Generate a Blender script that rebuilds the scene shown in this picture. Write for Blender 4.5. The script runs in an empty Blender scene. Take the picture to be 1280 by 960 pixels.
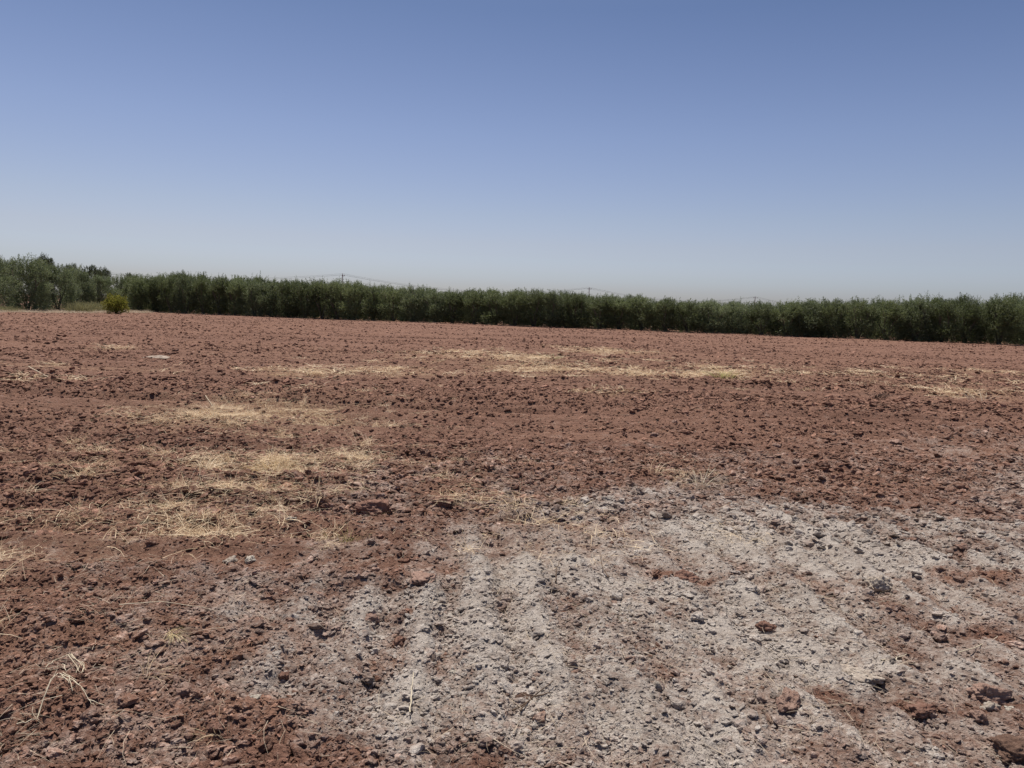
import bpy, bmesh, math, random
import numpy as np
from mathutils import Matrix, Vector, Euler

# ------------------------------------------------------------------ camera, sky, sun, exposure
S = bpy.context.scene
COL = S.collection
CAM_H, FPX = 1.6, 924.0                       # eye height (m), focal length in px for a 1280 px wide picture
PITCH, ROLL = math.radians(5.8), math.radians(1.8)
cam_d = bpy.data.cameras.new("camera"); cam = bpy.data.objects.new("camera", cam_d); COL.objects.link(cam)
cam_d.sensor_width = 36; cam_d.lens = 36 * FPX / 1280; cam_d.clip_start = 0.05; cam_d.clip_end = 8000
CM = Matrix.Rotation(math.pi / 2 - PITCH, 4, 'X') @ Matrix.Rotation(ROLL, 4, 'Z')
cam.matrix_world = Matrix.Translation((0, 0, CAM_H)) @ CM
S.camera = cam
S.render.resolution_x, S.render.resolution_y = 1024, 768
S.view_settings.view_transform = 'Standard'; S.view_settings.look = 'None'
S.view_settings.exposure = 0.12; S.view_settings.gamma = 1.0

SUN_EL, SUN_AZ = math.radians(68), math.radians(-24)      # azimuth from +Y (ahead of the camera), minus = to the left
W = bpy.data.worlds.new("World"); S.world = W; W.use_nodes = True
nt = W.node_tree; bg = nt.nodes['Background']
sky = nt.nodes.new('ShaderNodeTexSky'); sky.sky_type = 'NISHITA'; sky.sun_disc = False
sky.sun_elevation = SUN_EL; sky.sun_rotation = SUN_AZ
sky.altitude = 400; sky.air_density = 1.0; sky.dust_density = 2.0; sky.ozone_density = 1.6
hsv = nt.nodes.new('ShaderNodeHueSaturation'); hsv.inputs['Saturation'].default_value = 0.95; hsv.inputs['Hue'].default_value = 0.512
tcw = nt.nodes.new('ShaderNodeTexCoord'); sepw = nt.nodes.new('ShaderNodeSeparateXYZ')
rmp = nt.nodes.new('ShaderNodeValToRGB')
els = rmp.color_ramp.elements
els[0].position = 0.0; els[0].color = (.79, .80, 1.0, 1)
els[1].position = 1.0; els[1].color = (.54, .54, .56, 1)
for z_, c_ in ((.04, (.77, .79, .98)), (.085, (.765, .735, .82)), (.12, (.733, .718, .775)), (.22, (.622, .652, .732)), (.36, (.42, .50, .60))):
    e = els.new(z_); e.color = c_ + (1,)
mulw = nt.nodes.new('ShaderNodeMix'); mulw.data_type = 'RGBA'; mulw.blend_type = 'MULTIPLY'; mulw.inputs[0].default_value = 1.0
nt.links.new(tcw.outputs['Generated'], sepw.inputs[0]); nt.links.new(sepw.outputs['Z'], rmp.inputs[0])
nt.links.new(sky.outputs[0], hsv.inputs['Color'])
nt.links.new(hsv.outputs[0], mulw.inputs[6]); nt.links.new(rmp.outputs[0], mulw.inputs[7])
nt.links.new(mulw.outputs[2], bg.inputs['Color']); bg.inputs['Strength'].default_value = 0.117

sun_d = bpy.data.lights.new("sun", 'SUN'); sun = bpy.data.objects.new("sun", sun_d); COL.objects.link(sun)
sun_d.energy = 5.0; sun_d.angle = math.radians(0.55); sun_d.color = (1.0, .94, .84)
sdir = Vector((math.sin(SUN_AZ) * math.cos(SUN_EL), math.cos(SUN_AZ) * math.cos(SUN_EL), math.sin(SUN_EL)))
sun.rotation_euler = sdir.to_track_quat('Z', 'Y').to_euler()

RNG = np.random.default_rng(7); random.seed(7)
R = math.radians

# ------------------------------------------------------------------ where a picture point meets the ground
def ray(px, py):
    return CM.to_3x3() @ Vector(((px - 640) / FPX, -(py - 480) / FPX, -1))
def G(px, py):
    v = ray(px, py); t = -CAM_H / v.z
    return (v.x * t, v.y * t)
def horizon_y(px):
    return 480 - FPX * math.tan(PITCH) + (px - 640) * math.tan(ROLL)

# ------------------------------------------------------------------ numpy noise
_g = np.random.default_rng(3); _A = _g.random((256, 256)).astype(np.float32) * 2 * np.pi
_GX, _GY = np.cos(_A), np.sin(_A)
_FX = _g.random((256, 256)).astype(np.float32); _FY = _g.random((256, 256)).astype(np.float32); _FV = _g.random((256, 256)).astype(np.float32)
def perlin(x, y, seed=0):
    x = np.asarray(x, dtype=np.float64) + seed * 37.31; y = np.asarray(y, dtype=np.float64) + seed * 19.77
    xi = np.floor(x).astype(np.int64); yi = np.floor(y).astype(np.int64)
    fx = x - xi; fy = y - yi
    u = fx * fx * fx * (fx * (fx * 6 - 15) + 10); v = fy * fy * fy * (fy * (fy * 6 - 15) + 10)
    def gr(i, j):
        a = (xi + i) & 255; b = (yi + j) & 255
        return _GX[a, b] * (fx - i) + _GY[a, b] * (fy - j)
    n0 = gr(0, 0) * (1 - u) + gr(1, 0) * u; n1 = gr(0, 1) * (1 - u) + gr(1, 1) * u
    return (n0 * (1 - v) + n1 * v) * 1.5
def fbm(x, y, seed=0, oct=3):
    s = 0; a = 1; t = 0
    for k in range(oct):
        s = s + a * perlin(x * 2 ** k, y * 2 ** k, seed + k * 5); t += a; a *= .5
    return s / t
def clodcell(x, y, seed=0):
    """cellular lumps: 1 at a lump's middle, 0 in the crease between lumps, each lump with its own height"""
    x = x + seed * 11.3; y = y + seed * 7.7
    xi = np.floor(x).astype(np.int64); yi = np.floor(y).astype(np.int64)
    f1 = np.full(x.shape, 9.0); f2 = np.full(x.shape, 9.0); val = np.zeros(x.shape)
    for i in (-1, 0, 1):
        for j in (-1, 0, 1):
            a = (xi + i) & 255; b = (yi + j) & 255
            d = np.hypot(xi + i + _FX[a, b] - x, yi + j + _FY[a, b] - y)
            m = d < f1
            f2 = np.where(m, f1, np.minimum(f2, d)); val = np.where(m, _FV[a, b], val); f1 = np.where(m, d, f1)
    e = np.clip((f2 - f1) * 2.2, 0, 1)
    return (e * (2 - e)) * (0.25 + val)
def sstep(a, b, x):
    t = np.clip((x - a) / (b - a), 0, 1); return t * t * (3 - 2 * t)

# ------------------------------------------------------------------ soil zones (on the ground, metres)
def poly_sd(x, y, poly):
    """signed distance to a polygon, + inside"""
    P = np.array(poly); d = np.full(x.shape, 1e9); ins = np.zeros(x.shape, bool)
    for k in range(len(P)):
        ax, ay = P[k]; bx, by = P[(k + 1) % len(P)]
        ex, ey = bx - ax, by - ay
        t = np.clip(((x - ax) * ex + (y - ay) * ey) / (ex * ex + ey * ey), 0, 1)
        d = np.minimum(d, np.hypot(x - ax - t * ex, y - ay - t * ey))
        c = ((ay > y) != (by > y)) & (x < (bx - ax) * (y - ay) / (by - ay + 1e-12) + ax)
        ins ^= c
    return np.where(ins, d, -d)
GREY_POLY = [G(*p) for p in [(150, 1080), (215, 960), (170, 880), (215, 800), (300, 745), (380, 700), (440, 665), (560, 622),
             (700, 603), (860, 590), (940, 588), (985, 618), (1110, 632), (1175, 612), (1215, 575), (1330, 560), (1500, 620), (1700, 1000), (1500, 1400), (600, 1400), (300, 1200)]]
RED_BLOBS = [((1240, 728), 105, 20), ((1270, 650), 70, 14), ((1165, 690), 36, 9), ((330, 945), 90, 26), ((1180, 900), 120, 34), ((505, 955), 50, 20),
             ((1250, 790), 60, 12), ((860, 728), 26, 10), ((1040, 880), 60, 20), ((640, 660), 60, 6), ((1000, 625), 60, 6), ((470, 800), 24, 10)]
PALE_BLOBS = [((700, 850), 170, 90), ((1050, 690), 180, 36), ((680, 740), 130, 40), ((450, 900), 120, 40), ((420, 760), 70, 26), ((960, 800), 120, 60), ((780, 940), 140, 40), ((1240, 700), 60, 8)]
def blob(x, y, c, w, h):
    """an ellipse on the ground given by its middle and half sizes as they look from the road"""
    gx, gy = G(*c); gx2, gy2 = G(c[0] + w, c[1]); gx3, gy3 = G(c[0], c[1] - h); gx4, gy4 = G(c[0], c[1] + h)
    rx = math.hypot(gx2 - gx, gy2 - gy); ry = (gy3 - gy4) / 2; my = (gy3 + gy4) / 2
    return ((x - gx) / rx) ** 2 + ((y - my) / ry) ** 2
def groove(x, y):
    a = R(5.0); ug = x * math.cos(a) + y * math.sin(a)
    ph = (ug + .07 * perlin(x * .7, y * .7, 45) + .025 * perlin(x * 3, y * 3, 49)) / .31; f = ph - np.floor(ph)
    return np.where(f < .62, sstep(0, .62, f), 1 - sstep(.62, 1, f)) * 2 - 1
def grey_at(x, y):
    near = (y < 16) & (y > -2) & (np.abs(x) < 22)
    g = np.zeros(x.shape)
    xs, ys = x[near], y[near]
    wx = xs + .45 * perlin(xs * 1.1, ys * 1.1, 1) + .18 * perlin(xs * 3.4, ys * 3.4, 2)
    wy = ys + .35 * perlin(xs * 1.1, ys * 1.1, 3) + .12 * perlin(xs * 4, ys * 4, 4)
    sdg = poly_sd(wx, wy, GREY_POLY); v = sstep(-.5, 1.1, sdg); haz = .20 * sstep(-3.2, .2, sdg) * np.clip(.8 + 1.2 * fbm(xs * .9, ys * .9, 12, 3), 0, 1.5)
    for c, w, h in RED_BLOBS:
        v = v * (1 - .8 * np.exp(-1.3 * blob(wx, wy, c, w, h)))
    pale = np.zeros(xs.shape)
    for c, w, h in PALE_BLOBS:
        pale = np.maximum(pale, np.exp(-1.0 * blob(wx, wy, c, w, h)))
    v = v * (.48 + .50 * pale) + .50 * v * fbm(xs * 1.8, ys * 1.8, 9, 4)
    gm = np.clip(fbm(xs * .5, ys * .35, 46, 2) * 1.2 + .75, .3, 1) * np.exp(-((xs - 1.2) / 3.2) ** 4) * sstep(2.0, 3.2, ys)
    v = v + .28 * v * gm * groove(xs, ys)
    g[near] = np.clip(np.maximum(v, haz), 0, 1)
    return g
# dry grass patches: middle, half width, half height (as seen), density
STRAW = [((200, 645), 170, 42, .34), ((260, 590), 230, 26, .36), ((300, 518), 170, 26, .28), ((760, 460), 320, 13, .17), ((60, 700), 90, 50, .2), ((1150, 480), 160, 10, .16), ((290, 522), 100, 17, 1.0), ((385, 522), 38, 8, 1.2), ((385, 465), 52, 4.5, .8), ((100, 592), 40, 12, .9), ((150, 580), 95, 6, .45), ((265, 583), 95, 12, .9),
         ((345, 590), 60, 16, 1.0), ((430, 583), 46, 11, .9), ((255, 652), 70, 17, .8), ((180, 680), 60, 9, .8), ((340, 620), 90, 13, .6), ((300, 500), 40, 5, .5),
         ((600, 446), 60, 5, .8), ((690, 463), 60, 6, 1.0), ((780, 466), 60, 5, .8), ((640, 452), 50, 5, .9), ((760, 440), 40, 2.5, .9), ((870, 469), 50, 4, 1.0),
         ((905, 467), 26, 6, 1.0), ((960, 466), 40, 4, .5), ((1085, 470), 40, 5, .55), ((1210, 491), 50, 4, .8), ((1250, 470), 60, 5, .45), ((775, 494), 26, 3, 1.0),
         ((140, 436), 22, 2.5, .7), ((30, 480), 60, 5, .55), ((100, 460), 90, 3, .35), ((480, 462), 60, 4, .45), ((520, 468), 50, 3, .4), ((430, 678), 34, 10, .45),
         ((620, 640), 120, 14, .25), ((700, 690), 90, 30, .16), ((880, 605), 36, 12, .5), ((940, 690), 60, 20, .12), ((60, 640), 60, 14, .25), ((560, 600), 100, 10, .2)]
def straw_at(x, y):
    s = np.zeros(x.shape)
    near = (y < 45) & (y > 1) & (np.abs(x) < 40)
    xs, ys = x[near], y[near]; v = np.zeros(xs.shape)
    wx = xs + .3 * perlin(xs * .9, ys * .9, 21) + .12 * perlin(xs * 3, ys * 3, 22); wy = ys + .4 * perlin(xs * .9, ys * .9, 23) + .12 * perlin(xs * 3, ys * 3, 24)
    for c, w, h, k in STRAW:
        v = np.maximum(v, k * np.exp(-.75 * blob(wx, wy, c, w, h)))
    s[near] = v
    return s

ROW_DIR = R(2)
def rough_at(x, y):
    """where ploughing left lumps (1) and where the soil lies smooth (0), in streaks along the furrows"""
    u = x * math.cos(ROW_DIR) + y * math.sin(ROW_DIR); v = -x * math.sin(ROW_DIR) + y * math.cos(ROW_DIR)
    return np.clip(.55 + .38 * np.exp(-((y - 9.5) / 3.2) ** 2) + 1.9 * fbm(u * .045, v * .5, 31, 4) + .4 * fbm(x * .7, y * .7, 35, 2), 0.14, 1.35)
def height(x, y, cell):
    """soil surface; cell = the mesh spacing there, finer lumps than it carries are left out"""
    x = np.asarray(x, float); y = np.asarray(y, float)
    g = grey_at(x, y); ro = rough_at(x, y)
    far = 1 - sstep(60, 140, np.hypot(x, y))
    u = x * math.cos(ROW_DIR) + y * math.sin(ROW_DIR); v = -x * math.sin(ROW_DIR) + y * math.cos(ROW_DIR)
    wv = v + .35 * perlin(u * .12, v * .25, 41)
    h = .07 * fbm(x * .12, y * .12, 40, 2) * far
    fur = .032 * np.sin(wv * 2 * math.pi / .62 + 2.0 * perlin(u * .3, v * .5, 43)) * (.5 + .8 * np.clip(.5 + perlin(u * .08, v * .3, 47), 0, 1)) + .045 * perlin(u * .04, wv * .8, 44) + sstep(9, 22, np.hypot(x, y)) * .05 * perlin(u * .03, wv * .42, 48)
    # the grey ground's grooves run away from the camera, a little to the left
    gro = .032 * groove(x, y) * (.4 + .8 * np.clip(fbm(x * .5, y * .35, 46, 2) * 1.6 + .55, 0, 1)) * np.exp(-((x - 1.2) / 4.0) ** 4)
    h = h + far * (fur * (1 - sstep(.1, .5, g)) + gro * sstep(.15, .6, g) + (x * 0 + .02) * g)
    def fade(lam): return np.clip((lam / np.maximum(cell, 1e-4) - 1.3) / 1.6, 0, 1)
    def warp(k, s): return x * k + .35 * perlin(x * k * .9, y * k * .9, s), y * k + .35 * perlin(x * k * .9, y * k * .9, s + 1)
    for lam, amp, s in ((.30, .017, 51), (.14, .015, 53), (.065, .015, 55), (.032, .0105, 57), (.30, .035, 91), (.14, .028, 93)):
        f = fade(lam)
        if s > 90: f = f * sstep(4.5, 13, np.hypot(x, y))
        m = f > 0
        if not m.any(): continue
        xx, yy = warp(1 / lam, s)
        c = np.zeros(x.shape); c[m] = clodcell(xx[m], yy[m], s)
        k = ro if lam > .1 else (.45 + .6 * ro)
        h = h + far * amp * f * c * k * (1 - .5 * g)
    h = h + far * .010 * fade(.08) * perlin(x / .08, y / .08, 61) + far * .006 * fade(.03) * perlin(x / .03, y / .03, 62) + far * .022 * perlin(x / .6, y / .6, 63)
    return h
def hz(x, y):
    c = max(.0045, math.hypot(x, y) * .0044)
    return float(height(np.array([x]), np.array([y]), np.array([c]))[0])

# ------------------------------------------------------------------ object helpers
def tag(o, label=None, cat=None, group=None, kind=None):
    if label: o['label'] = label
    if cat: o['category'] = cat
    if group: o['group'] = group
    if kind: o['kind'] = kind
    return o
def empty(name, loc, rz=0):
    o = bpy.data.objects.new(name, None); COL.objects.link(o); o.location = loc; o.rotation_euler = (0, 0, rz); o.empty_display_size = .3
    return o
def link(name, mesh, parent=None, loc=None):
    o = bpy.data.objects.new(name, mesh); COL.objects.link(o)
    if parent: o.parent = parent
    if loc is not None: o.location = loc
    return o
def np_mesh(name, V, F, mat, smooth=False):
    """V (n,3); F (m,k) with one k"""
    V = np.asarray(V, np.float32); F = np.asarray(F, np.int32)
    me = bpy.data.meshes.new(name); m, k = F.shape
    me.vertices.add(len(V)); me.vertices.foreach_set('co', V.ravel())
    me.loops.add(m * k); me.loops.foreach_set('vertex_index', F.ravel())
    me.polygons.add(m); me.polygons.foreach_set('loop_start', np.arange(0, m * k, k, dtype=np.int32))
    me.polygons.foreach_set('use_smooth', np.full(m, smooth))
    me.update(calc_edges=True); me.materials.append(mat)
    return me
class TB:
    """collects tapered tubes and ribbons"""
    def __init__(s): s.V = []; s.F = []; s.n = 0
    def tube(s, pts, rad, sides=6):
        pts = [Vector(p) for p in pts]
        base = s.n; ref = Vector((.3, .5, .8)).normalized()
        for i, p in enumerate(pts):
            d = (pts[min(i + 1, len(pts) - 1)] - pts[max(i - 1, 0)]).normalized()
            a = d.cross(ref)
            if a.length < .05: a = d.cross(Vector((1, 0, 0)))
            a.normalize(); b = d.cross(a)
            for k in range(sides):
                t = 2 * math.pi * k / sides
                s.V.append(p + (a * math.cos(t) + b * math.sin(t)) * rad[i])
        for i in range(len(pts) - 1):
            for k in range(sides):
                k2 = (k + 1) % sides
                s.F.append((base + i * sides + k, base + i * sides + k2, base + (i + 1) * sides + k2, base + (i + 1) * sides + k))
        s.n += len(pts) * sides
        c = s.n; s.V.append(pts[-1]); s.n += 1
        for k in range(sides):
            s.F.append((base + (len(pts) - 1) * sides + k, base + (len(pts) - 1) * sides + (k + 1) % sides, c, c))
    def quad(s, a, b, c, d):
        s.V += [a, b, c, d]; s.F.append((s.n, s.n + 1, s.n + 2, s.n + 3)); s.n += 4
    def ribbon(s, pts, w, side):
        base = s.n
        for i, p in enumerate(pts):
            ww = w * (1 - .75 * i / (len(pts) - 1)) * .5
            s.V += [p - side * ww, p + side * ww]
        for i in range(len(pts) - 1):
            s.F.append((base + 2 * i, base + 2 * i + 1, base + 2 * i + 3, base + 2 * i + 2))
        s.n += 2 * len(pts)
    def mesh(s, name, mat, smooth=True):
        me = bpy.data.meshes.new(name)
        F = [f if f[2] != f[3] else f[:3] for f in s.F]
        me.from_pydata([tuple(v) for v in s.V], [], F); me.materials.append(mat)
        me.polygons.foreach_set('use_smooth', [smooth] * len(me.polygons)); me.update()
        return me

# ------------------------------------------------------------------ materials
def new_mat(name):
    m = bpy.data.materials.new(name); m.use_nodes = True
    n = m.node_tree; b = n.nodes['Principled BSDF']; b.inputs['Roughness'].default_value = 1; b.inputs['Specular IOR Level'].default_value = .12
    return m, n, b
def N(n, t, **kw):
    x = n.nodes.new(t)
    for k, v in kw.items(): setattr(x, k, v)
    return x
def mix(n, a, b, f, mode='MIX'):
    x = N(n, 'ShaderNodeMix', data_type='RGBA', blend_type=mode)
    for s, v in ((x.inputs[6], a), (x.inputs[7], b), (x.inputs[0], f)):
        if isinstance(v, bpy.types.NodeSocket): n.links.new(v, s)
        elif isinstance(v, tuple): s.default_value = v + (1,)
        else: s.default_value = v
    return x.outputs[2]
def math_(n, op, a, b=0.0, c=0.0):
    x = N(n, 'ShaderNodeMath', operation=op)
    for s, v in zip(x.inputs, (a, b, c)):
        if isinstance(v, bpy.types.NodeSocket): n.links.new(v, s)
        else: s.default_value = v
    return x.outputs[0]
def noise(n, vec, scale, detail=4, rough=.6, dim='3D'):
    x = N(n, 'ShaderNodeTexNoise'); x.inputs['Scale'].default_value = scale; x.inputs['Detail'].default_value = detail; x.inputs['Roughness'].default_value = rough
    n.links.new(vec, x.inputs['Vector']); return x.outputs['Fac']
def mr(n, v, a, b, c=0.0, d=1.0):
    x = N(n, 'ShaderNodeMapRange'); n.links.new(v, x.inputs[0])
    for k, q in zip((1, 2, 3, 4), (a, b, c, d)): x.inputs[k].default_value = q
    return x.outputs[0]
RED_A, RED_B, RED_C = (.224, .124, .090), (.150, .081, .058), (.36, .235, .185)
GREY_A, GREY_B, GREY_C = (.405, .355, .315), (.26, .21, .178), (.57, .52, .47)
def soil_material(name, attr_type):
    m, n, b = new_mat(name)
    geo = N(n, 'ShaderNodeNewGeometry'); P = geo.outputs['Position']
    at = N(n, 'ShaderNodeAttribute', attribute_type=attr_type, attribute_name='grey')
    st = N(n, 'ShaderNodeAttribute', attribute_type=attr_type, attribute_name='straw')
    n1 = noise(n, P, .55, 4); n2 = noise(n, P, 6.0, 5, .65); n3 = noise(n, P, 42.0, 4, .7); n4 = noise(n, P, 170.0, 3, .7)
    red = mix(n, RED_B, RED_A, mr(n, n2, .35, .62)); red = mix(n, red, RED_C, mr(n, n3, .52, .80))
    mp = N(n, 'ShaderNodeMapping'); mp.inputs['Scale'].default_value = (.09, 1.7, 1); n.links.new(P, mp.inputs['Vector'])
    ns = noise(n, mp.outputs[0], 1.6, 6, .75)
    red = mix(n, red, (.205, .114, .082), mr(n, n1, .46, .72, 0, .6)); red = mix(n, red, RED_B, mr(n, ns, .50, .60, 0, .85)); red = mix(n, red, (.245, .138, .096), mr(n, ns, .50, .38, 0, .6))
    gry = mix(n, GREY_B, GREY_A, mr(n, n2, .32, .58)); gry = mix(n, gry, GREY_C, mr(n, n3, .48, .78, 0, .8))
    edge = math_(n, 'ADD', at.outputs['Fac'], mr(n, n2, .3, .7, -.22, .22)); edge = math_(n, 'ADD', edge, mr(n, n3, .3, .7, -.14, .14))
    col = mix(n, red, gry, mr(n, edge, .12, .85))
    # dust and chaff lying between the straw
    sm = math_(n, 'MULTIPLY', st.outputs['Fac'], mr(n, n3, .40, .60)); col = mix(n, col, (.47, .35, .20), math_(n, 'MULTIPLY', sm, .55))
    if attr_type == 'INSTANCER':
        tn = N(n, 'ShaderNodeAttribute', attribute_type='INSTANCER', attribute_name='tone')
        br = N(n, 'ShaderNodeHueSaturation'); n.links.new(col, br.inputs['Color']); n.links.new(tn.outputs['Fac'], br.inputs['Value']); col = br.outputs[0]
    else:
        br = N(n, 'ShaderNodeHueSaturation'); n.links.new(col, br.inputs['Color']); n.links.new(mr(n, n4, .3, .7, .76, 1.24), br.inputs['Value']); col = br.outputs[0]
    n.links.new(col, b.inputs['Base Color'])
    hgt = math_(n, 'ADD', math_(n, 'MULTIPLY', n3, 1.0), math_(n, 'MULTIPLY', n4, .34)); hgt = math_(n, 'ADD', hgt, math_(n, 'MULTIPLY', noise(n, P, 13.0, 3, .6), 1.6 if attr_type == 'GEOMETRY' else 0.0))
    bp = N(n, 'ShaderNodeBump'); bp.inputs['Strength'].default_value = 1.0; bp.inputs['Distance'].default_value = .022
    n.links.new(hgt, bp.inputs['Height']); n.links.new(bp.outputs[0], b.inputs['Normal'])
    return m
M_SOIL = soil_material('soil', 'GEOMETRY'); M_CLOD = soil_material('clod_soil', 'INSTANCER')
def plain_rough(name, c1, c2, sc=20, bump=.01):
    if 'clod' in name or 'pale' in name: sc, bump = 3.2, .02
    m, n, b = new_mat(name); tc = N(n, 'ShaderNodeTexCoord'); P = tc.outputs['Object']
    a = noise(n, P, sc, 5, .65); c = noise(n, P, sc * 5, 4, .7)
    col = mix(n, c1, c2, mr(n, a, .35, .65)); col = mix(n, col, tuple(min(1, x * 1.35) for x in c2), mr(n, c, .55, .8, 0, .7)); n.links.new(col, b.inputs['Base Color'])
    bp = N(n, 'ShaderNodeBump'); bp.inputs['Strength'].default_value = .8; bp.inputs['Distance'].default_value = bump
    n.links.new(math_(n, 'ADD', a, math_(n, 'MULTIPLY', c, .4)), bp.inputs['Height']); n.links.new(bp.outputs[0], b.inputs['Normal'])
    return m
M_RC = plain_rough('red_clod', (.18, .095, .07), (.29, .175, .135)); M_PC = plain_rough('pink_clod', (.26, .16, .125), (.38, .26, .21))
M_GC = plain_rough('grey_clod', (.34, .275, .225), (.50, .435, .37)); M_WS = plain_rough('pale_stone', (.48, .42, .35), (.62, .56, .48))
M_DC = plain_rough('dark_clod', (.11, .065, .048), (.19, .12, .09))
def blade_mat(name, ca, cb, trans=.25):
    m, n, b = new_mat(name); b.inputs['Roughness'].default_value = .6
    oi = N(n, 'ShaderNodeObjectInfo'); geo = N(n, 'ShaderNodeNewGeometry')
    wn = N(n, 'ShaderNodeTexWhiteNoise'); n.links.new(geo.outputs['Random Per Island'], wn.inputs['Vector'])
    f = math_(n, 'ADD', math_(n, 'MULTIPLY', oi.outputs['Random'], .4), math_(n, 'MULTIPLY', geo.outputs['Random Per Island'], .6))
    col = mix(n, ca, cb, f); n.links.new(col, b.inputs['Base Color'])
    if trans:
        tr = N(n, 'ShaderNodeBsdfTranslucent'); n.links.new(col, tr.inputs['Color'])
        mx = N(n, 'ShaderNodeMixShader'); mx.inputs[0].default_value = trans
        n.links.new(b.outputs[0], mx.inputs[1]); n.links.new(tr.outputs[0], mx.inputs[2]); n.links.new(mx.outputs[0], n.nodes['Material Output'].inputs[0])
    return m
M_STRAW = blade_mat('straw', (.56, .40, .23), (.92, .77, .56), .2)
M_DULL = blade_mat('weathered_straw', (.36, .28, .20), (.62, .52, .40), .2)
M_WEED = blade_mat('weed', (.13, .13, .06), (.33, .30, .16), .3)
M_BUSH = blade_mat('bush_leaf', (.14, .15, .028), (.32, .29, .06), .45)
def leaf_mat(name, ca, cb, under, tr_=.25):
    m, n, b = new_mat(name); b.inputs['Roughness'].default_value = .55; b.inputs['Specular IOR Level'].default_value = .3
    oi = N(n, 'ShaderNodeObjectInfo'); geo = N(n, 'ShaderNodeNewGeometry')
    f = math_(n, 'ADD', math_(n, 'MULTIPLY', oi.outputs['Random'], .45), math_(n, 'MULTIPLY', geo.outputs['Random Per Island'], .55))
    col = mix(n, ca, cb, f); col = mix(n, col, under, math_(n, 'MULTIPLY', geo.outputs['Backfacing'], .75))
    hv = N(n, 'ShaderNodeHueSaturation'); n.links.new(col, hv.inputs['Color']); n.links.new(mr(n, oi.outputs['Random'], 0, 1, .78, 1.32), hv.inputs['Value']); col = hv.outputs[0]
    n.links.new(col, b.inputs['Base Color'])
    tr = N(n, 'ShaderNodeBsdfTranslucent'); n.links.new(mix(n, col, (.16, .20, .05), .3), tr.inputs['Color'])
    mx = N(n, 'ShaderNodeMixShader'); mx.inputs[0].default_value = tr_
    n.links.new(b.outputs[0], mx.inputs[1]); n.links.new(tr.outputs[0], mx.inputs[2]); n.links.new(mx.outputs[0], n.nodes['Material Output'].inputs[0])
    return m
M_OLIVE = leaf_mat('olive_leaf', (.066, .086, .030), (.155, .180, .075), (.19, .21, .13), .40)
M_SILVER = leaf_mat('silvery_olive_leaf', (.080, .104, .044), (.175, .205, .105), (.22, .24, .16), .40)
M_DARK = leaf_mat('dark_leaf', (.050, .064, .030), (.09, .11, .055), (.10, .12, .08), .25)
M_BARK = plain_rough('bark', (.10, .08, .062), (.19, .16, .13), 9, .02)
M_CONC = plain_rough('concrete', (.36, .35, .34), (.46, .45, .44), 6, .004)
M_STEEL = plain_rough('galvanised_steel', (.17, .17, .18), (.26, .26, .27), 12, .001)
M_CABLE = plain_rough('black_cable', (.03, .03, .033), (.06, .06, .065), 30, .001)
M_PORC = plain_rough('porcelain', (.18, .10, .07), (.24, .14, .10), 9, .001)
M_SACK = plain_rough('faded_sacking', (.32, .25, .20), (.42, .35, .29), 8, .01)
M_WHITE = plain_rough('white_rubble', (.62, .59, .54), (.76, .73, .68), 8, .02)

# ------------------------------------------------------------------ ground: one sheet to the horizon, finest near the camera
def build_ground():
    half = R(42); nf = 1020; nc = 54
    th = np.concatenate([np.linspace(-half, half, nf), np.linspace(half, 2 * math.pi - half, nc + 2)[1:-1]])      # from +Y, clockwise
    rr = [.25, .6, 1.0, 1.4]
    r = 1.7
    while r < 88: rr.append(r); r += max(.0085, r * .0043)
    while r < 4200: rr.append(r); r *= 1.10
    rr = np.array(rr); nr, na = len(rr), len(th)
    RR, TT = np.meshgrid(rr, th, indexing='ij')
    X = (RR * np.sin(TT)).ravel(); Y = (RR * np.cos(TT)).ravel()
    cell = np.where(np.abs(TT) <= half + .001, np.maximum(.006, RR * .0043), RR * .1).ravel()
    Z = height(X, Y, cell)
    Z = np.where(RR.ravel() > 300, -.2, Z)
    V = np.stack([X, Y, Z], 1); V = np.vstack([V, [[0, 0, 0]]])
    i = np.arange(nr - 1)[:, None] * na; j = np.arange(na)[None, :]; j2 = (j + 1) % na
    F = np.stack([i + j, i + j2, i + na + j2, i + na + j], -1).reshape(-1, 4)[:, ::-1]
    me = np_mesh('field', V, F, M_SOIL, True)
    me.attributes.new('grey', 'FLOAT', 'POINT').data.foreach_set('value', np.append(grey_at(X, Y), 0).astype(np.float32))
    me.attributes.new('straw', 'FLOAT', 'POINT').data.foreach_set('value', np.append(np.clip(straw_at(X, Y), 0, 1), 0).astype(np.float32))
    o = link('field', me); tag(o, kind='structure')
    return o
build_ground()

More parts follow.
